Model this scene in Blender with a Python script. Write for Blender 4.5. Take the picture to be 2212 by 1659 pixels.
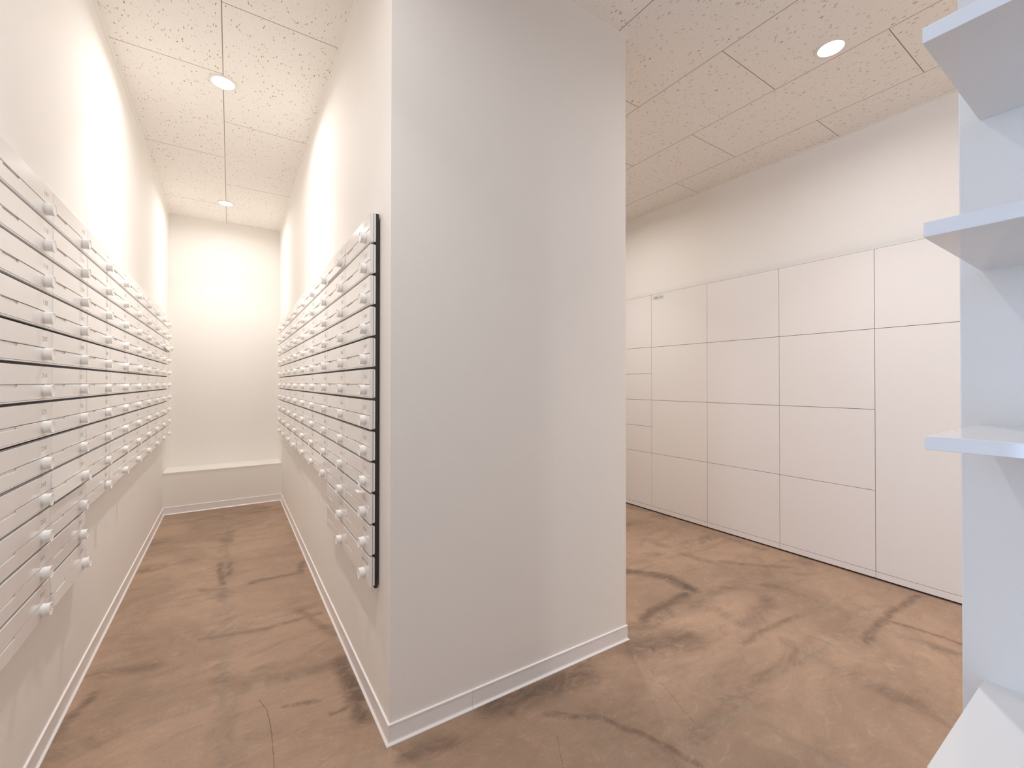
import bpy, bmesh, math, random
from mathutils import Vector, Matrix
random.seed(7)
S = bpy.context.scene
C = S.collection
for o in list(bpy.data.objects): bpy.data.objects.remove(o)

# ------------------------------------------------------------------ camera
EYE = 1.08
F_PX, YAW, PITCH, ROLL, CY = 934.773, 0.5773, 0.0079, 0.0011, 819.676
cam = bpy.data.cameras.new('camera'); co = bpy.data.objects.new('camera', cam); C.objects.link(co)
cam.sensor_fit = 'HORIZONTAL'; cam.sensor_width = 36.0
cam.lens = 36.0 * F_PX / 2212.0
cam.shift_y = (CY - 829.5) / 2212.0
cam.clip_start = 0.02; cam.clip_end = 60
f = Vector((math.sin(YAW)*math.cos(PITCH), math.cos(YAW)*math.cos(PITCH), math.sin(PITCH)))
r = Vector((math.cos(YAW), -math.sin(YAW), 0)); u = r.cross(f)
r2 = r*math.cos(ROLL) + u*math.sin(ROLL); u2 = u*math.cos(ROLL) - r*math.sin(ROLL)
m = Matrix((r2, u2, -f)).transposed().to_4x4(); m.translation = Vector((0, 0, EYE))
co.matrix_world = m
S.camera = co

# ------------------------------------------------------------------ light, exposure
S.view_settings.view_transform = 'Standard'
S.view_settings.look = 'None'
S.view_settings.gamma = 1.0
S.view_settings.use_curve_mapping = False
S.view_settings.exposure = -0.06
w = bpy.data.worlds.new('daylight'); S.world = w; w.use_nodes = True
w.node_tree.nodes['Background'].inputs[0].default_value = (0.62, 0.78, 1.0, 1)
w.node_tree.nodes['Background'].inputs[1].default_value = 1.0
LAMP_W = 8.6; LAMP_COL = (1.0, 0.968, 0.935); LAMP_SPREAD = math.radians(168)
DAY_W = 18.5; DAY_COL = (0.34, 0.61, 1.0)
CH = 2.5526
LAMPS = [  # x, y, power factor, label
    (-0.037, 2.544, 0.71, 'bright round downlight in the corridor ceiling, nearer of the two there'),
    (-0.037, 4.251, 0.48, 'bright round downlight in the corridor ceiling, farther one near the back wall'),
    (2.202, 0.819, 0.70, 'bright round downlight in the ceiling of the locker area'),
    (2.202, 2.52, 0.85, 'round downlight in the locker area ceiling, out of sight behind the middle wall'),
    (-0.037, 0.84, 0.56, 'round downlight in the ceiling over the corridor mouth, above the camera'),
    (-0.037, -0.86, 0.46, 'unseen fill light added in the entrance ceiling, behind the camera'),  # added fill, lifts ambient light on the middle wall and ceiling
    (2.202, -0.88, 0.95, 'unseen fill light added in the locker area ceiling, behind the shelf wall'),  # added out of view to brighten the locker area, no known fixture
]
d = bpy.data.lights.new('daylight_window', 'AREA'); d.shape = 'RECTANGLE'; d.size = 1.9; d.size_y = 0.85; d.spread = math.radians(120)
d.energy = DAY_W; d.color = DAY_COL
do = bpy.data.objects.new('window_daylight', d); C.objects.link(do)
do.location = (-2.36, 0.16, 1.2); do.rotation_euler = (0, math.radians(-90), 0)   # shines towards +X
try:
    S.cycles.diffuse_bounces = 8; S.cycles.max_bounces = 12
except Exception: pass

# ------------------------------------------------------------------ helpers
class MB:
    def __init__(s): s.b = bmesh.new()
    def box(s, x0, y0, z0, x1, y1, z1):
        vs = [s.b.verts.new(p) for p in ((x0,y0,z0),(x1,y0,z0),(x1,y1,z0),(x0,y1,z0),(x0,y0,z1),(x1,y0,z1),(x1,y1,z1),(x0,y1,z1))]
        for q in ((0,3,2,1),(4,5,6,7),(0,1,5,4),(1,2,6,5),(2,3,7,6),(3,0,4,7)): s.b.faces.new([vs[i] for i in q])
        return s
    def prism(s, pts, fn, a, b):
        """polygon pts (2-D) swept from a to b; fn(p, t) gives the 3-D point"""
        A = [s.b.verts.new(fn(p, a)) for p in pts]; B = [s.b.verts.new(fn(p, b)) for p in pts]
        n = len(pts)
        for i in range(n):
            s.b.faces.new((A[i], A[(i+1) % n], B[(i+1) % n], B[i]))
        s.b.faces.new(A[::-1]); s.b.faces.new(B)
        return s
    def lathe(s, prof, n, fn, rad=None):
        """prof: list of (radius, w); fn(x, y, w) -> 3-D; rad(k, i) scales ring k at step i"""
        rings = []
        for k, (R, wv) in enumerate(prof):
            if R < 1e-6: rings.append([s.b.verts.new(fn(0, 0, wv))]); continue
            ring = []
            for i in range(n):
                a = 2*math.pi*i/n; q = R*(rad(k, i) if rad else 1)
                ring.append(s.b.verts.new(fn(q*math.cos(a), q*math.sin(a), wv)))
            rings.append(ring)
        for A, B in zip(rings, rings[1:]):
            for i in range(n):
                j = (i+1) % n
                if len(A) == 1 and len(B) == 1: continue
                if len(A) == 1: s.b.faces.new((A[0], B[i], B[j]))
                elif len(B) == 1: s.b.faces.new((A[i], A[j], B[0]))
                else: s.b.faces.new((A[i], A[j], B[j], B[i]))
        return s
    def bevel(s, off, seg=2, ang=0.5):
        s.b.normal_update()
        es = [e for e in s.b.edges if len(e.link_faces) == 2 and e.calc_face_angle(0) > ang]
        bmesh.ops.bevel(s.b, geom=es, offset=off, segments=seg, affect='EDGES', profile=0.5, clamp_overlap=True)
        return s
    def mesh(s, name, mat, smooth=False):
        bmesh.ops.recalc_face_normals(s.b, faces=s.b.faces[:])
        me = bpy.data.meshes.new(name); s.b.to_mesh(me); s.b.free()
        me.materials.append(mat)
        if smooth:
            for p in me.polygons: p.use_smooth = True
            try: me.set_sharp_from_angle(angle=math.radians(35))
            except Exception: pass
        return me
    def build(s, name, mat, parent=None, smooth=False, loc=(0,0,0)):
        return place(name, s.mesh(name, mat, smooth), parent, loc)
def place(name, me, parent=None, loc=(0,0,0)):
    o = bpy.data.objects.new(name, me); C.objects.link(o); o.location = loc
    if parent: o.parent = parent
    return o
def empty(name, loc, rz=0):
    o = bpy.data.objects.new(name, None); C.objects.link(o); o.location = loc; o.rotation_euler = (0,0,rz)
    o.empty_display_size = 0.02
    return o
def tag(o, label=None, cat=None, group=None, kind=None):
    if label: o['label'] = label
    if cat: o['category'] = cat
    if group: o['group'] = group
    if kind: o['kind'] = kind
    return o
def struct(o, label=None): return tag(o, label, kind='structure')

# ------------------------------------------------------------------ materials
def lin(r, g, b): return tuple(((c/255/12.92) if c/255 <= 0.04045 else ((c/255+0.055)/1.055)**2.4) for c in (r, g, b)) + (1,)
class NT:
    def __init__(s, name):
        s.m = bpy.data.materials.new(name); s.m.use_nodes = True; s.t = s.m.node_tree; s.n = s.t.nodes
        s.p = s.n['Principled BSDF']
    def new(s, t, **kw):
        x = s.n.new(t)
        for k, v in kw.items(): setattr(x, k, v)
        return x
    def l(s, a, b): s.t.links.new(a, b)
    def math(s, op, a, b=None, c=None, clamp=False):
        x = s.n.new('ShaderNodeMath'); x.operation = op; x.use_clamp = clamp
        for i, v in enumerate((a, b, c)):
            if v is None: continue
            if isinstance(v, (int, float)): x.inputs[i].default_value = v
            else: s.l(v, x.inputs[i])
        return x.outputs[0]
    def mix(s, fac, a, b):
        x = s.n.new('ShaderNodeMix'); x.data_type = 'RGBA'
        for i, v in ((0, fac), (6, a), (7, b)):
            if isinstance(v, (int, float, tuple)): x.inputs[i].default_value = v
            else: s.l(v, x.inputs[i])
        return x.outputs[2]
    def coords(s):
        tc = s.n.new('ShaderNodeTexCoord'); return tc.outputs['Object']
    def xyz(s, v):
        x = s.n.new('ShaderNodeSeparateXYZ'); s.l(v, x.inputs[0]); return x.outputs
    def comb(s, x, y, z=0.0):
        q = s.n.new('ShaderNodeCombineXYZ')
        for i, v in enumerate((x, y, z)):
            if isinstance(v, (int, float)): q.inputs[i].default_value = v
            else: s.l(v, q.inputs[i])
        return q.outputs[0]
    def noise(s, vec, scale, detail=3, rough=0.55, dist=0.0):
        x = s.n.new('ShaderNodeTexNoise'); x.inputs['Scale'].default_value = scale
        x.inputs['Detail'].default_value = detail; x.inputs['Roughness'].default_value = rough
        x.inputs['Distortion'].default_value = dist
        s.l(vec, x.inputs['Vector']); return x.outputs
    def ramp(s, fac, a, b):
        x = s.n.new('ShaderNodeMapRange'); x.interpolation_type = 'SMOOTHSTEP'
        s.l(fac, x.inputs['Value']); x.inputs['From Min'].default_value = a; x.inputs['From Max'].default_value = b
        return x.outputs['Result']
    def bump(s, h, strength, dist=0.001):
        x = s.n.new('ShaderNodeBump'); x.inputs['Strength'].default_value = strength; x.inputs['Distance'].default_value = dist
        s.l(h, x.inputs['Height']); s.l(x.outputs[0], s.p.inputs['Normal'])
def simple(name, col, rough=0.5, spec=0.5, bump=None, coat=0.0):
    t = NT(name); t.p.inputs['Base Color'].default_value = col; t.p.inputs['Roughness'].default_value = rough
    t.p.inputs['Specular IOR Level'].default_value = spec
    if coat: t.p.inputs['Coat Weight'].default_value = coat; t.p.inputs['Coat Roughness'].default_value = 0.05
    c = t.coords()
    n = t.noise(c, 6, 3)
    t.l(t.mix(t.math('MULTIPLY', n[0], 0.05), col, tuple(v*0.86 for v in col[:3])+(1,)), t.p.inputs['Base Color'])
    if bump:
        n = t.noise(c, bump[0], 2); t.bump(n[0], bump[1], 0.001)
    return t.m
M = {}
M['wall'] = simple('wallpaper_warm_white', lin(247, 244, 240), 0.75, 0.3, (420, 0.35))
M['mid_wall'] = M['wall']
M['ledge'] = simple('ledge_laminate', lin(240, 236, 230), 0.4)
M['base'] = simple('vinyl_skirting', lin(246, 243, 243), 0.38, 0.5)
M['trim'] = simple('ceiling_edge_trim', lin(252, 249, 244), 0.45)
M['box'] = simple('mailbox_white_plastic', lin(245, 244, 243), 0.22, 0.5)
M['boxface'] = simple('mailbox_face_white', lin(244, 241, 240), 0.16, 0.5)
M['dial'] = simple('dial_white_plastic', lin(252, 252, 250), 0.35, 0.5)
M['black'] = simple('black_housing', lin(48, 40, 37), 0.5)
M['ink'] = simple('grey_print', lin(150, 139, 131), 0.6)
M['locker'] = simple('locker_white_laminate', lin(244, 240, 238), 0.3, 0.5)
M['carcass'] = simple('locker_carcass', lin(150, 132, 116), 0.6)
M['shelf'] = simple('shelf_gloss_white', lin(238, 239, 241), 0.07, 0.55)
M['paper'] = simple('paper', lin(245, 243, 240), 0.7)
M['metal'] = simple('white_painted_metal', lin(238, 235, 230), 0.35)
M['blue'] = simple('sticker_blue', lin(70, 150, 200), 0.5)
M['sticker'] = simple('sticker_film', lin(224, 224, 216), 0.35)
M['dark'] = simple('sticker_dark_ink', lin(110, 98, 84), 0.6)
M['greyink'] = simple('sticker_grey_ink', lin(165, 163, 165), 0.6)
t = NT('lamp_lens'); t.p.inputs['Base Color'].default_value = (1,1,1,1)
t.p.inputs['Emission Color'].default_value = (1.0, 0.95, 0.88, 1); t.p.inputs['Emission Strength'].default_value = 9.0
M['lens'] = t.m
t = NT('window_glass'); tr = t.new('ShaderNodeBsdfTransparent'); gl = t.new('ShaderNodeBsdfGlossy'); mx = t.new('ShaderNodeMixShader')
mx.inputs[0].default_value = 0.06; gl.inputs['Roughness'].default_value = 0.02
t.l(tr.outputs[0], mx.inputs[1]); t.l(gl.outputs[0], mx.inputs[2]); t.l(mx.outputs[0], t.n['Material Output'].inputs[0])
M['glass'] = t.m

def ceiling_material():
    t = NT('fissured_ceiling_board'); c = t.coords(); x, y, z = t.xyz(c)
    # boards 0.464 x 0.916 m, joints staggered
    k = t.math('DIVIDE', t.math('SUBTRACT', x, -0.036), 0.464)
    ki = t.math('FLOOR', k); kf = t.math('SUBTRACT', k, ki)
    odd = t.math('FLOORED_MODULO', ki, 2.0)
    off = t.math('SUBTRACT', 1.090, t.math('MULTIPLY', odd, 0.447))
    q = t.math('DIVIDE', t.math('SUBTRACT', y, off), 0.916); qi = t.math('FLOOR', q); qf = t.math('SUBTRACT', q, qi)
    ex = t.math('MULTIPLY', t.math('MINIMUM', kf, t.math('SUBTRACT', 1.0, kf)), 0.464)
    ey = t.math('MULTIPLY', t.math('MINIMUM', qf, t.math('SUBTRACT', 1.0, qf)), 0.916)
    e = t.math('MINIMUM', ex, ey)
    groove = t.math('SUBTRACT', 1.0, t.ramp(e, 0.0011, 0.0021))
    # per board offset of the pattern
    ox = t.math('ADD', x, t.math('MULTIPLY', ki, 3.71)); oy = t.math('ADD', y, t.math('MULTIPLY', qi, 5.13))
    v0 = t.comb(ox, oy, 0.0)
    wob = t.noise(v0, 55, 2, 0.6)
    wx = t.math('MULTIPLY', t.math('SUBTRACT', wob[0], 0.5), 0.019)
    wob2 = t.noise(v0, 170, 1, 0.5)
    wx = t.math('ADD', wx, t.math('MULTIPLY', t.math('SUBTRACT', wob2[0], 0.5), 0.004))
    def marks(sx, sy, thr0, thr1, seed, wobble):
        vx = t.math('MULTIPLY', t.math('ADD', ox, wx) if wobble else ox, sx)
        vy = t.math('MULTIPLY', oy, sy)
        vo = t.new('ShaderNodeTexVoronoi'); vo.voronoi_dimensions = '2D'; vo.inputs['Scale'].default_value = 1.0
        t.l(t.comb(t.math('ADD', vx, seed), vy, 0.0), vo.inputs['Vector'])
        rnd = t.xyz(vo.outputs['Color'])[0]
        th = t.math('MULTIPLY', t.math('POWER', rnd, 1.6), thr1); th = t.math('ADD', th, thr0)
        d = t.math('SUBTRACT', th, vo.outputs['Distance'])
        return t.ramp(d, 0.0, 0.05)
    a = marks(105, 22, -0.05, 0.25, 3.3, True)
    b = marks(140, 40, -0.10, 0.20, 17.1, True)
    dd = marks(78, 70, -0.04, 0.15, 41.7, False)
    holes = t.math('MAXIMUM', t.math('MAXIMUM', a, b), dd)
    hole_on = t.ramp(e, 0.004, 0.008)
    holes = t.math('MULTIPLY', holes, hole_on)
    fade = t.math('MAXIMUM', t.math('MULTIPLY', holes, 0.82), t.math('MULTIPLY', groove, 0.9))
    t.l(t.mix(fade, lin(248, 244, 239), lin(128, 106, 88)), t.p.inputs['Base Color'])
    t.p.inputs['Roughness'].default_value = 0.9; t.p.inputs['Specular IOR Level'].default_value = 0.15
    t.bump(t.math('SUBTRACT', 1.0, t.math('MAXIMUM', holes, groove)), 0.5, 0.001)
    return t.m
M['ceiling'] = ceiling_material()

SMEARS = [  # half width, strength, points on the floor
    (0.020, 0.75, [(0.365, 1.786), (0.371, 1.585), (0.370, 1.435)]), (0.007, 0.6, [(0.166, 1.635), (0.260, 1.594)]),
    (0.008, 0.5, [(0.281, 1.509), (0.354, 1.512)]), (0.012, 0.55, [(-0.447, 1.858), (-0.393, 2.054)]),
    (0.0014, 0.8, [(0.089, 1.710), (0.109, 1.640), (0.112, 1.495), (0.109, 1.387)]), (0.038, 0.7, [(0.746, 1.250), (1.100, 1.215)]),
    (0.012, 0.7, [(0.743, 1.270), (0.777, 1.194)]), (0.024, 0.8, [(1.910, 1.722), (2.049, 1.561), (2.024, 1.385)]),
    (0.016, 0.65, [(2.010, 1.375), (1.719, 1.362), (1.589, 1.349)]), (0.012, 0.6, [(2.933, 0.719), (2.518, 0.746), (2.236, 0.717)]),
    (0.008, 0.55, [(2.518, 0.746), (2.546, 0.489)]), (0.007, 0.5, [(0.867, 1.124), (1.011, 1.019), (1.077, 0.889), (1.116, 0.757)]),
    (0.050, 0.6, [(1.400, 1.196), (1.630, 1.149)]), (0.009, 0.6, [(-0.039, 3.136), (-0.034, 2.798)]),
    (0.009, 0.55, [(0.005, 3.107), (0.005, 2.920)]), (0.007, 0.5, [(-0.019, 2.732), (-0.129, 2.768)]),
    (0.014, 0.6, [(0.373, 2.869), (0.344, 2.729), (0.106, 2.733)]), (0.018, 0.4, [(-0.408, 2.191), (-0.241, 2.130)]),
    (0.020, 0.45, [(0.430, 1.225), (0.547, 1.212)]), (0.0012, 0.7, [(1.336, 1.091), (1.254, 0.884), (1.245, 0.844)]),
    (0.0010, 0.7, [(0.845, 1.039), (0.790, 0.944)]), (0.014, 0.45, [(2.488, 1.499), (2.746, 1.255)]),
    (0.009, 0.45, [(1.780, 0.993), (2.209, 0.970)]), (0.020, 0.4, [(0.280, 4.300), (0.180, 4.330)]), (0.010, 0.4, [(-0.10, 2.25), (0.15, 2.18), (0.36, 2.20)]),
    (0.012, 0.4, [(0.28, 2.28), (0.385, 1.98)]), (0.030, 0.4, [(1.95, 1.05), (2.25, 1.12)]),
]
def floor_material():
    t = NT('brown_trowelled_mortar'); c = t.coords(); x, y, z = t.xyz(c)
    def vm(op, a, b=None):
        n = t.new('ShaderNodeVectorMath', operation=op)
        for i, v in enumerate((a, b)):
            if v is None: continue
            if isinstance(v, tuple): n.inputs[i].default_value = v
            else: t.l(v, n.inputs[i])
        return n
    big = t.noise(c, 1.3, 6, 0.62, 0.9)[0]
    mid = t.noise(t.comb(t.math('MULTIPLY', x, 1.0), t.math('MULTIPLY', y, 2.4), 0), 2.4, 8, 0.66, 1.6)[0]
    fine = t.noise(t.comb(x, t.math('MULTIPLY', y, 1.8), 0.5), 11, 8, 0.78, 0.9)[0]
    grain = t.noise(c, 120, 3, 0.7)[0]
    speck = t.noise(c, 260, 2, 0.6)[0]
    base = t.mix(t.ramp(big, 0.34, 0.66), lin(154, 129, 109), lin(178, 149, 127))
    base = t.mix(t.math('MULTIPLY', t.ramp(mid, 0.48, 0.72), 0.42), base, lin(132, 108, 91))
    base = t.mix(t.math('MULTIPLY', t.ramp(fine, 0.50, 0.72), 0.30), base, lin(206, 176, 152))
    base = t.mix(t.math('MULTIPLY', t.ramp(fine, 0.46, 0.28), 0.28), base, lin(116, 93, 77))
    base = t.mix(t.math('MULTIPLY', t.ramp(grain, 0.56, 0.72), 0.22), base, lin(208, 180, 158))
    base = t.mix(t.math('MULTIPLY', t.ramp(grain, 0.44, 0.30), 0.22), base, lin(112, 90, 76))
    # faint greyish trowel ridges on a 0.487 m grid, wandering a little
    wv = t.noise(c, 3.2, 3, 0.6)
    wx = t.math('MULTIPLY', t.math('SUBTRACT', wv[0], 0.5), 0.05)
    w2 = t.noise(t.comb(y, x, 3.0), 2.1, 3, 0.6)
    wy = t.math('MULTIPLY', t.math('SUBTRACT', w2[0], 0.5), 0.11)
    def line(v, off, pitch, w0, w1):
        q = t.math('DIVIDE', t.math('SUBTRACT', v, off), pitch)
        fr = t.math('FRACT', t.math('ADD', q, 0.5)); d = t.math('MULTIPLY', t.math('ABSOLUTE', t.math('SUBTRACT', fr, 0.5)), pitch)
        return t.math('SUBTRACT', 1.0, t.ramp(d, w0, w1)), d
    gx, dx = line(t.math('ADD', x, t.math('MULTIPLY', wx, 0.35)), -0.015, 0.487, 0.005, 0.016)
    gy, dy = line(t.math('ADD', y, wy), 1.765, 0.485, 0.004, 0.013)
    g = t.math('MAXIMUM', gx, gy)
    patch = t.ramp(t.noise(c, 3.5, 4, 0.7)[0], 0.36, 0.58)
    base = t.mix(t.math('MULTIPLY', t.math('MULTIPLY', g, patch), 0.55), base, lin(152, 136, 120))
    sx, _ = line(t.math('ADD', x, wx), -0.015, 0.487, 0.012, 0.065)
    sy, _ = line(t.math('ADD', y, t.math('MULTIPLY', wy, 1.4)), 1.79, 0.485, 0.012, 0.07)
    sm = t.math('MAXIMUM', sx, sy)
    sp = t.ramp(t.noise(t.comb(x, y, 7.7), 2.7, 6, 0.74, 0.8)[0], 0.47, 0.66)
    base = t.mix(t.math('MULTIPLY', t.math('MULTIPLY', sm, sp), 0.55), base, lin(104, 86, 72))
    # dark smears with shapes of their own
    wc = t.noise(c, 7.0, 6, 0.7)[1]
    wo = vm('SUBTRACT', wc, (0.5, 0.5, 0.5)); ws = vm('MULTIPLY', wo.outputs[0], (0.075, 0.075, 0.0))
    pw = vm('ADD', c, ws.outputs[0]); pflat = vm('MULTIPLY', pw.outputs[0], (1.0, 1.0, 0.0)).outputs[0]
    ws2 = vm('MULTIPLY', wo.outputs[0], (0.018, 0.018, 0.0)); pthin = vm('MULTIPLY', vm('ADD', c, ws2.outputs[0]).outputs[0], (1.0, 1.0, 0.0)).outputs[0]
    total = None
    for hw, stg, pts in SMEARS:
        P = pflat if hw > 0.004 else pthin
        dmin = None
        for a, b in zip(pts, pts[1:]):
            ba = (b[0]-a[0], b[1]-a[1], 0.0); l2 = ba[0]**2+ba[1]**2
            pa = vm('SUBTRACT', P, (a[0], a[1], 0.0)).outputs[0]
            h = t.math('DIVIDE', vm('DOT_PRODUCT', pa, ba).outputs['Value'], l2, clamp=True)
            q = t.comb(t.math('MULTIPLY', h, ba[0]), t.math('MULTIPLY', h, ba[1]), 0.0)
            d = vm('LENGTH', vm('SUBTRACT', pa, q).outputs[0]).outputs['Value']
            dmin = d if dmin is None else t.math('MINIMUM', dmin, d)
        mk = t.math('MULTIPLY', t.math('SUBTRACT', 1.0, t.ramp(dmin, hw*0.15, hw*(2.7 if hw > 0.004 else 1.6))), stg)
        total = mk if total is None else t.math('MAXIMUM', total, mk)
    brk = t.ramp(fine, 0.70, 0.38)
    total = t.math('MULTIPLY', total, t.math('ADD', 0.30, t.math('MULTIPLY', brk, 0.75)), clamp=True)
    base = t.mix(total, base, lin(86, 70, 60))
    # pale scrapes
    sc = t.noise(t.comb(t.math('MULTIPLY', x, 2.0), t.math('MULTIPLY', y, 6.0), 9.0), 3.4, 7, 0.8, 2.6)[0]
    base = t.mix(t.math('MULTIPLY', t.ramp(sc, 0.60, 0.72), 0.40), base, lin(214, 180, 154))
    base = t.mix(t.math('MULTIPLY', t.ramp(speck, 0.64, 0.78), 0.30), base, lin(100, 80, 68))
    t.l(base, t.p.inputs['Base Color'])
    rr = t.new('ShaderNodeMapRange'); t.l(mid, rr.inputs['Value']); rr.inputs['To Min'].default_value = 0.38; rr.inputs['To Max'].default_value = 0.65
    t.l(rr.outputs[0], t.p.inputs['Roughness'])
    t.p.inputs['Specular IOR Level'].default_value = 0.35
    t.bump(t.math('ADD', t.math('MULTIPLY', grain, 0.35), t.math('ADD', t.math('MULTIPLY', speck, 0.2), t.math('MULTIPLY', fine, 0.5))), 0.22, 0.002)
    return t.m
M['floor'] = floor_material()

# ------------------------------------------------------------------ room shell
XL, YB, YB2, LZ = -0.4539, 4.5044, 4.7786, 0.340
A = (0.4045, 1.2914); B = (1.4050, 1.2737); XR = 0.4000      # middle wall corners, corridor right face
XWEST, YFRONT, YFAR = -2.2, -1.7, 5.0
XLOCK = 2.9825
def up(p, t_): return (p[0], p[1], t_)
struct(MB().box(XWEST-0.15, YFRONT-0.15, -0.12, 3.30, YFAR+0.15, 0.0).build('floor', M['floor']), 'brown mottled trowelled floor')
struct(MB().box(XWEST-0.15, YFRONT-0.15, CH, 3.30, YFAR+0.15, CH+0.1).build('ceiling', M['ceiling']), 'fissured board ceiling')
struct(MB().box(XL-0.15, 0.65, 0, XL, YB2, CH).build('wall_left', M['wall']), 'corridor wall with the left bank of mailboxes')
struct(MB().prism([A, B, (1.4120, YFAR), (XR, YFAR), (XR, 2.3)], up, 0, CH).build('wall_middle', M['wall']), 'thick wall between corridor and locker area')
b = MB().box(XL-0.15, YB2, 0, XR, YFAR, CH); struct(b.build('wall_back', M['wall']), 'corridor end wall')
led = struct(MB().box(XL, YB, 0, XR, YB2, LZ-0.012).build('wall_back_lower', M['wall']), 'low boxed-out wall at the corridor end')
cap = MB().box(XL, YB-0.002, LZ-0.012, XR, YB2, LZ); o = cap.build('ledge_top', M['ledge'], led); o['label'] = 'pale smooth ledge top'
wr = MB().prism([(2.999, YFAR), (3.062, 0.40), (3.062, YFRONT), (3.2, YFRONT), (3.2, YFAR)], up, 0, CH)
struct(wr.build('wall_right', M['wall']), 'wall above and behind the lockers')
struct(MB().box(1.412, YFAR, 0, 3.2, YFAR+0.12, CH).build('wall_far', M['wall']), 'far wall of the locker area')
struct(MB().box(1.4373, YFRONT, 0, 1.56, 0.2735, CH).build('wall_shelf', M['wall']), 'wall carrying the white shelves at the right edge')
struct(MB().box(XWEST, YFRONT-0.12, 0, 3.2, YFRONT, CH).build('wall_front', M['wall']), 'wall behind the camera')
struct(MB().box(XWEST, 0.65, 0, XL-0.15, 0.77, CH).build('wall_entrance', M['wall']), 'side wall of the entrance')
wm = MB().box(XWEST-0.12, YFRONT, 0, XWEST, -0.30, CH).box(XWEST-0.12, 0.65, 0, XWEST, 0.77, CH).box(XWEST-0.12, -0.30, 2.3, XWEST, 0.65, CH).box(XWEST-0.12, -0.30, 0, XWEST, 0.65, 0.1)
struct(wm.build('wall_window', M['wall']), 'wall around the entrance glazing')
fr = MB()
for y0, y1 in ((-0.30, -0.25), (0.16, 0.19), (0.60, 0.65)): fr.box(XWEST-0.09, y0, 0.1, XWEST-0.03, y1, 2.3)
fr.box(XWEST-0.09, -0.30, 0.1, XWEST-0.03, 0.65, 0.15).box(XWEST-0.09, -0.30, 2.25, XWEST-0.03, 0.65, 2.3)
wf = struct(fr.build('window_1', M['metal']), 'entrance glazing behind the camera')
g1 = MB().box(XWEST-0.064, -0.25, 0.15, XWEST-0.058, 0.60, 2.25).build('pane', M['glass'], wf)

# ceiling edge trims
def strip(name, p0, p1, n, wd, z0, z1, mat, label=None):
    """flat strip along p0-p1, width wd towards n"""
    p0 = Vector(p0); p1 = Vector(p1); n = Vector(n).normalized()*wd
    return struct(MB().prism([p0, p1, p1+n, p0+n], up, z0, z1).build(name, mat), label)
zt0 = CH-0.004
strip('trim_1', (XL, 0.65), (XL, YB2), (1, 0), 0.012, zt0, CH, M['trim'])
strip('trim_2', A, (XR, YB2), (-1, 0), 0.012, zt0, CH, M['trim'])
strip('trim_3', (A[0]-0.012, A[1]), (B[0]+0.012, B[1]), (-0.0177, -1), 0.012, zt0, CH, M['trim'])
strip('trim_4', B, (1.4120, YFAR), (1, 0), 0.012, zt0, CH, M['trim'])
strip('trim_5', (2.999, YFAR), (3.062, 0.40), (-1, 0), 0.012, zt0, CH, M['trim'])
strip('trim_6', (1.4373, YFRONT), (1.4373, 0.2735), (-1, 0), 0.012, zt0, CH, M['trim'])
# slim corner bead on the shelf wall's free edge
struct(MB().box(1.4365, 0.2735, 0, 1.4400, 0.2765, CH).build('trim_7', M['trim']), 'slim corner bead')

# skirting: flat vinyl with a bright rounded top lip and a small foot
PROF = [(0, 0), (0.011, 0), (0.0095, 0.0025), (0.0055, 0.006), (0.0045, 0.010), (0.0045, 0.0545), (0.0058, 0.0562), (0.0052, 0.0588), (0.003, 0.0600), (0, 0.0600)]
def skirting(name, pts, label, gaps=()):
    """pts: floor polyline with the room on its left side"""
    P = [Vector(p) for p in pts]; b = bmesh.new(); rings = []
    for i, p in enumerate(P):
        ds = []
        if i > 0: ds.append((p-P[i-1]).normalized())
        if i < len(P)-1: ds.append((P[i+1]-p).normalized())
        ns = [Vector((-q.y, q.x)) for q in ds]
        n = ns[0] if len(ns) == 1 else (ns[0]+ns[1])/(1+ns[0].dot(ns[1]))
        rings.append([b.verts.new((p.x+n.x*a, p.y+n.y*a, z)) for a, z in PROF])
    n = len(PROF)
    for R0, R1 in zip(rings, rings[1:]):
        for j in range(n):
            b.faces.new((R0[j], R0[(j+1) % n], R1[(j+1) % n], R1[j]))
    b.faces.new(rings[0]); b.faces.new(rings[-1][::-1])
    mb = MB(); mb.b.free(); mb.b = b
    return struct(mb.build(name, M['base']), label)
def lerp(p, q, t_): return (p[0]+(q[0]-p[0])*t_, p[1]+(q[1]-p[1])*t_)
sj = (0.679-A[0])/(B[0]-A[0])
skirting('baseboard_left', [(XL, YB), (XL, 0.65)], 'pale vinyl skirting under the left mailboxes')
skirting('baseboard_back', [(XR-0.04, YB), (XL, YB)], 'pale vinyl skirting below the ledge')
skirting('baseboard_back_end', [(XR, YB), (XR-0.0395, YB)], 'short end piece of skirting below the ledge')
skirting('baseboard_right', [lerp(A, B, sj-0.0004), A, (XR, 2.3), (XR, YB)], 'pale vinyl skirting under the right mailboxes and round the corner')
skirting('baseboard_middle', [(1.412, YFAR), B, lerp(A, B, sj+0.0004)], 'pale vinyl skirting on the middle wall')
skirting('baseboard_shelf', [(1.4373, 0.2735), (1.4373, YFRONT)][::-1], 'pale vinyl skirting on the shelf wall')

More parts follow.
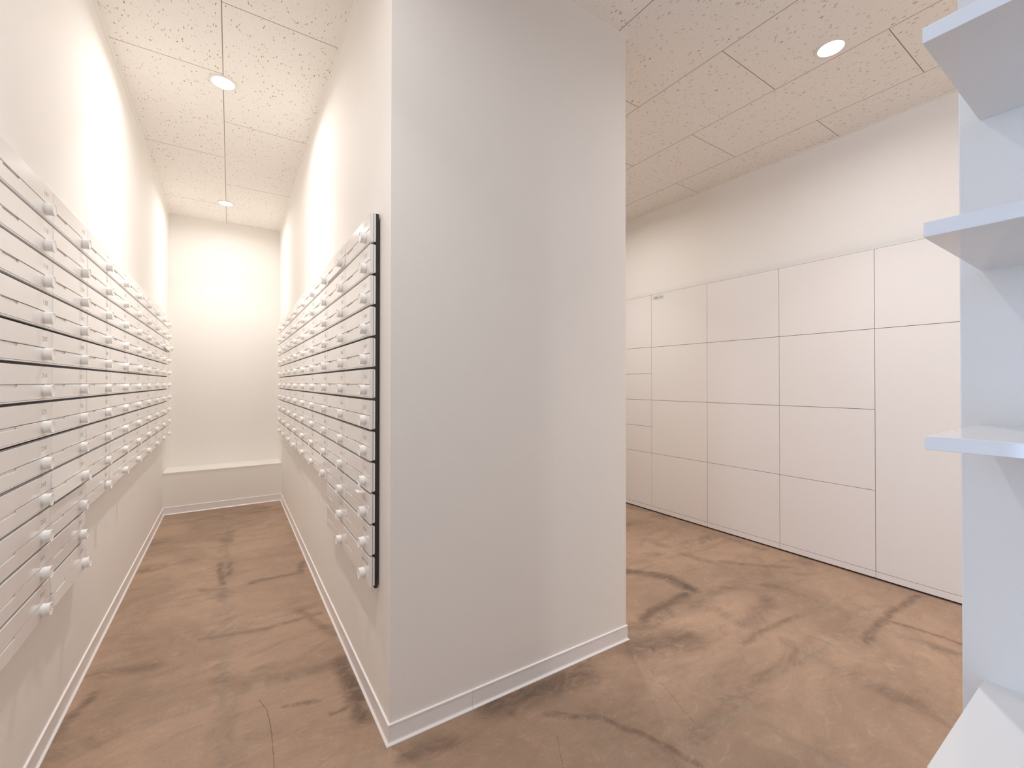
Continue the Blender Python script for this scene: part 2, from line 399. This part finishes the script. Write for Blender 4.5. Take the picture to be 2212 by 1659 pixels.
# ------------------------------------------------------------------ downlights
ring_me = MB().lathe([(0.046, 0.0), (0.060, 0.0), (0.0600, -0.003), (0.0575, -0.005), (0.049, -0.005), (0.046, -0.002), (0.046, 0.0)], 48, lambda x, y, z: (x, y, z)).mesh('trim_ring', M['metal'], True)
lens_me = MB().lathe([(0.0, -0.0030), (0.030, -0.0028), (0.0455, -0.0010), (0.0455, 0.0), (0.0, 0.0)], 48, lambda x, y, z: (x, y, z)).mesh('lens', M['lens'], True)
for x, y, pf, lab in LAMPS:
    e = empty('downlight', (x, y, CH)); tag(e, lab, 'ceiling light', 'ceiling downlights')
    place('trim_ring', ring_me, e); place('lens', lens_me, e)
    l = bpy.data.lights.new('bulb', 'AREA'); l.shape = 'DISK'; l.size = 0.085; l.energy = LAMP_W*pf; l.color = LAMP_COL; l.spread = LAMP_SPREAD
    l2 = bpy.data.lights.new('reflector_beam', 'AREA'); l2.shape = 'DISK'; l2.size = 0.07; l2.energy = LAMP_W*pf*0.50; l2.color = LAMP_COL; l2.spread = math.radians(95)
    lp = bpy.data.objects.new('reflector_beam', l2); C.objects.link(lp); lp.parent = e; lp.location = (0, 0, -0.0070)
    lo = bpy.data.objects.new('bulb', l); C.objects.link(lo); lo.parent = e; lo.location = (0, 0, -0.0065)

# ------------------------------------------------------------------ mailboxes
# local frame: X left to right as seen, -Y out of the wall, Z up, origin bottom left at the wall
W, RP, HB, ZT = 0.3576, 0.0998, 0.0924, 1.6222
D0, D1, D2 = 0.0100, 0.0180, 0.0268       # housing front, panel bed, face
SLIT = HB-0.0489
HINGE = Vector((0, -D1, HB))
housing_me = MB().box(0.0004, -D0, -(RP-HB), W-0.0004, 0.0, HB).mesh('housing', M['black'])
def shell_mesh():
    s = MB(); g = 0.0005
    pr = [(D0, 0.0028), (D1+0.002, 0.0), (D1+0.002, 0.0045), (D1, 0.0045), (D1, HB-0.0022), (D1-0.002, HB), (D0+0.0040, HB), (D0+0.0012, HB-0.0012), (D0, HB-0.0042)]
    s.prism(pr, lambda p, t_: (t_, -p[0], p[1]), g, W-g)
    # side cheeks and lower lip
    side = [(D1-0.001, 0.0003), (D2-0.0012, 0.0), (D2-0.0003, 0.0008), (D2-0.0003, HB-0.0008), (D2-0.0012, HB), (D1-0.003, HB), (D1-0.003, 0.0006)]
    s.prism(side, lambda p, t_: (t_, -p[0], p[1]), g, 0.0032); s.prism(side, lambda p, t_: (t_, -p[0], p[1]), W-0.0032, W-g)
    lip = [(D1, 0.0001), (D2-0.0012, 0.0), (D2-0.0003, 0.0008), (D2-0.0003, 0.0030), (D2-0.0010, 0.0036), (D1, 0.0036)]
    s.prism(lip, lambda p, t_: (t_, -p[0], p[1]), 0.003, W-0.003)
    return s.mesh('shell', M['box'])
shell_me = shell_mesh()
flap_me = MB().prism([(0.0036, SLIT+0.0012), (W-0.0036, SLIT+0.0012), (W-0.0036, HB), (0.0036, HB)],
                     lambda p, t_: Vector((p[0], -t_, p[1]))-HINGE, D1+0.0004, D2+0.0004).bevel(0.0007, 2).mesh('letter_flap', M['boxface'])
def door_mesh():
    x0, x1, z0, z1, R = 0.0038, W-0.0038, 0.0042, SLIT-0.0010, 0.0060
    pts = []
    for i in range(7):
        a = math.pi + i*math.pi/12; pts.append((x0+R+R*math.cos(a), z0+R+R*math.sin(a)))
    for i in range(7):
        a = 1.5*math.pi + i*math.pi/12; pts.append((x1-R+R*math.cos(a), z0+R+R*math.sin(a)))
    pts += [(x1, z1), (0.1220, z1), (0.1220, z1-0.0058), (0.0300, z1-0.0058), (0.0300, z1), (x0, z1)]
    s = MB().prism(pts, lambda p, t_: Vector((p[0], -t_, p[1]))-HINGE, D1+0.0004, D2)
    s.bevel(0.0005, 1, 0.9)
    s.prism([(0.030, z1-0.0058), (0.122, z1-0.0058), (0.122, z1), (0.030, z1-0.0)], lambda p, t_: Vector((p[0], -t_, p[1]))-HINGE, D1+0.0004, D2-0.0036)
    return s.mesh('door', M['boxface'])
door_me = door_mesh()
DX, DZ = W-0.0612, HB-0.0655
def dial_mesh():
    n = 108
    prof = [(0.0, 0.0), (0.0150, 0.0), (0.0158, 0.0015), (0.0150, 0.0020), (0.0166, 0.0024), (0.0168, 0.0032), (0.0163, 0.0080), (0.0162, 0.0130),
            (0.0167, 0.0165), (0.0169, 0.0180), (0.0164, 0.0187), (0.0150, 0.0188), (0.0143, 0.0176), (0.0128, 0.0175), (0.0, 0.0178)]
    def rad(k, i):
        sc = {8: 0.010, 9: 0.040, 10: 0.055, 11: 0.065, 12: 0.065}.get(k, 0)
        return 1 + sc*math.cos(2*math.pi*i/n*18)
    s = MB().lathe(prof, n, lambda x, y, w_: Vector((DX+x, -D2-w_, DZ+y))-HINGE, rad)
    return s.mesh('dial', M['dial'], True)
dial_me = dial_mesh()
def text_mesh(txt, size, mat, align='CENTER', space=1.2, ext=0.00008, sx=1.0):
    cu = bpy.data.curves.new('txt', 'FONT'); cu.body = txt; cu.size = size; cu.align_x = align; cu.align_y = 'CENTER'
    cu.space_character = space; cu.extrude = ext; cu.resolution_u = 3; cu.offset = -size*0.006
    to = bpy.data.objects.new('txt', cu); C.objects.link(to)
    dg = bpy.context.evaluated_depsgraph_get(); me = bpy.data.meshes.new_from_object(to.evaluated_get(dg))
    bpy.data.objects.remove(to); bpy.data.curves.remove(cu)
    me.name = 'lettering'; me.materials.clear(); me.materials.append(mat); me.transform(Matrix.Diagonal((sx, 1.0, 1.0, 1.0)))
    return me
# lettering lies in local XY: turn it to face -Y
def face_out(me, off):
    me.transform(Matrix.Rotation(math.radians(90), 4, 'X')); me.transform(Matrix.Translation(off)); return me
ORD = ['top', 'second', 'third', 'fourth', 'fifth', 'sixth', 'seventh', 'eighth', 'ninth', 'tenth', 'eleventh', 'bottom']
COL = ['nearest', 'second nearest', 'third nearest', 'fourth nearest', 'fifth nearest', 'sixth nearest', 'seventh nearest', 'second farthest', 'farthest']
def mailbox(x, y, z, rz, number, side, row, col, tilt=0.0):
    e = empty('mailbox', (x, y, z), rz)
    if number == 'goodroom':
        lab = f'white mailbox with a word printed above its dial, lowest in the right bank'
    elif number == '':
        lab = 'white mailbox with no number in the right bank, lowest of the second nearest column'
    else:
        rn = (ORD[row]+' row') if row < 11 else 'bottom row'
        lab = f'white mailbox {number}, {side} bank, {rn}, {COL[col]} column'
        if tilt <= -0.08: lab = f'white mailbox {number} with its front ajar, {side} bank, {rn}, {COL[col]} column'
    tag(e, lab, 'mailbox', f'numbered mailboxes in the {side} bank')
    place('housing', housing_me, e); place('shell', shell_me, e)
    fl = place('letter_flap', flap_me, e, HINGE); dr = place('door', door_me, e, HINGE)
    fl.rotation_euler.x = tilt; dr.rotation_euler.x = tilt
    place('dial', dial_me, dr)
    if number:
        if number == 'goodroom': me = text_mesh(number, 0.0165, M['ink'], 'CENTER', 1.0, sx=1.05)
        else: me = text_mesh(number, 0.0180, M['ink'], 'CENTER', 1.12, sx=1.28)
        face_out(me, Vector((W-0.0573 + (0.004 if number == 'goodroom' else 0), -D2-0.00046, HB-0.0245))-HINGE)
        place('number' if number.isdigit() else 'lettering', me, fl)
    return e
def rows_left():
    seq = list(range(101, 131)) + list(range(201, 261))
    for rr in range(10):
        for cc in range(9): yield rr, cc, str(seq[rr*9+cc])
    for rr, cc, nb in ((10, 0, 301), (10, 1, 302), (11, 0, 303), (11, 1, 304)): yield rr, cc, str(nb)
def rows_right():
    seq = list(range(305, 369)) + list(range(401, 427))
    for rr in range(10):
        for cc in range(9): yield rr, cc, str(seq[rr*9+(8-cc)])
    for rr, cc, nb in ((10, 1, '427'), (10, 0, '428'), (11, 1, ''), (11, 0, 'goodroom')): yield rr, cc, nb
OPEN = {'244': -0.09, '304': -0.11, '127': -0.19, '211': -0.07, '421': -0.11, '411': -0.05, '312': -0.05, '424': -0.04}
YL0, YR0 = 1.7521, 1.3977
for rr, cc, nb in rows_left():
    mailbox(XL, YL0-W+cc*W, ZT-rr*RP-HB, math.radians(90), nb, 'left', rr, cc, OPEN.get(nb, 0.0))
for rr, cc, nb in rows_right():
    xw = 0.3989
    mailbox(xw, YR0+(cc+1)*W, ZT-rr*RP-HB, math.radians(-90), nb, 'right', rr, cc, OPEN.get(nb, 0.0))
# black packing strip between the right bank's near end and the wall
# scrap of paper caught between two boxes
pz = ZT-9*RP-0.001
pp = MB(); vs = [pp.b.verts.new(q) for q in ((0.385, YR0+0.056, pz-0.004), (0.385, YR0+0.085, pz-0.004), (0.352, YR0+0.105, pz-0.001), (0.350, YR0+0.072, pz-0.003), (0.366, YR0+0.058, pz-0.004))]
pp.b.faces.new(vs); ret = bmesh.ops.extrude_face_region(pp.b, geom=pp.b.faces[:]); bmesh.ops.translate(pp.b, verts=[v for v in ret['geom'] if isinstance(v, bmesh.types.BMVert)], vec=(0, 0, 0.0004))
tag(pp.build('paper_slip', M['paper']), 'small white paper corner poking out beside the dial of mailbox 417', 'paper')

# ------------------------------------------------------------------ lockers
ZR = [1.8239, 1.3815, 0.9355, 0.4888, 0.0440]
ZS = [1.8239, 1.3840, 1.1587, 0.9360, 0.7117, 0.4888, 0.0440]
ZE = [1.8239, 1.3815, 0.0440]
LK = [(2.4185, 2.9220, ZS, 'white locker unit with narrow rows of doors, beside the middle wall'),
      (1.9110, 2.4185, ZR, 'white locker unit of four square doors with a small sticker at its upper left'),
      (1.4055, 1.9110, ZR, 'white locker unit of four doors, right of the one with the sticker'),
      (0.9090, 1.4055, ZR, 'white locker unit of four doors, directly left of the tall-door unit'),
      (0.4080, 0.9090, ZE, 'white locker unit with one short upper door above a tall door')]
G = 0.0013
for y0, y1, zs, lab in LK:
    e = empty('locker_unit', (XLOCK, (y0+y1)/2, 0)); tag(e, lab, 'locker', 'lockers along the right wall')
    h = (y1-y0)/2
    back = 0.0165
    MB().box(0.020, -h+0.0006, 0.010, back+0.002, h-0.0006, 1.8238).build('carcass', M['carcass'], e)
    MB().box(0.0, -h, 1.8240, back+0.002, h, 1.8300).build('top_panel', M['locker'], e)
    for a, b_ in zip(zs, zs[1:]):
        dmb = MB().box(0.0, -h+G, b_+G, 0.019, h-G, a-G).bevel(0.0007, 1)
        dd = dmb.build('locker_door', M['locker'], e)
        if zs is ZR and abs(y1-2.4185) < 1e-6 and a == 1.8239:
            MB().box(-0.0003, h-0.1220, 1.7740, 0.0, h-0.0190, 1.8100).build('sticker', M['sticker'], dd)
            MB().box(-0.0006, h-0.0440, 1.7860, -0.0003, h-0.0300, 1.7960).box(-0.0006, h-0.0620, 1.7875, -0.0003, h-0.0500, 1.7975).build('blue_squares', M['blue'], dd)
            for txt, yy, mt, sz in (('.C', h-0.076, 'greyink', 0.017), ('Box', h-0.1010, 'dark', 0.018)):
                me = text_mesh(txt, sz, M[mt], 'CENTER', 1.0)
                me.transform(Matrix.Rotation(math.radians(90), 4, 'X')); me.transform(Matrix.Rotation(math.radians(-90), 4, 'Z'))
                me.transform(Matrix.Translation((-0.0005, yy, 1.7915)))
                place('lettering', me, dd)
    MB().box(0.0, -h+0.0010, 0.0100, 0.019, h-0.0010, 0.0440-G).bevel(0.0006, 1).build('plinth', M['locker'], e)
    MB().box(0.012, -h+0.001, 0.0, 0.019, h-0.001, 0.0095).build('shadow_gap_strip', M['black'], e)  # black strip standing in for the shadow in the gap below the plinth

# ------------------------------------------------------------------ shelves
SF, SW, SE = 1.0255, 1.4373, 0.2425
for zb, zt_, lab in ((1.682, 1.7100, 'glossy white wall shelf, highest of the four at the right edge'),
                     (1.3375, 1.3636, 'glossy white wall shelf, second from the top, above eye level'),
                     (0.9636, 0.9877, 'glossy white wall shelf, third from the top, just below eye level'),
                     (0.381, 0.409, 'white wall shelf, lowest of the four, near the floor')):
    sh = MB().box(SF, -1.25, zb, SW, SE, zt_).bevel(0.0009, 2).build('wall_shelf', M['shelf'])
    tag(sh, lab, 'shelf', 'wall shelves')
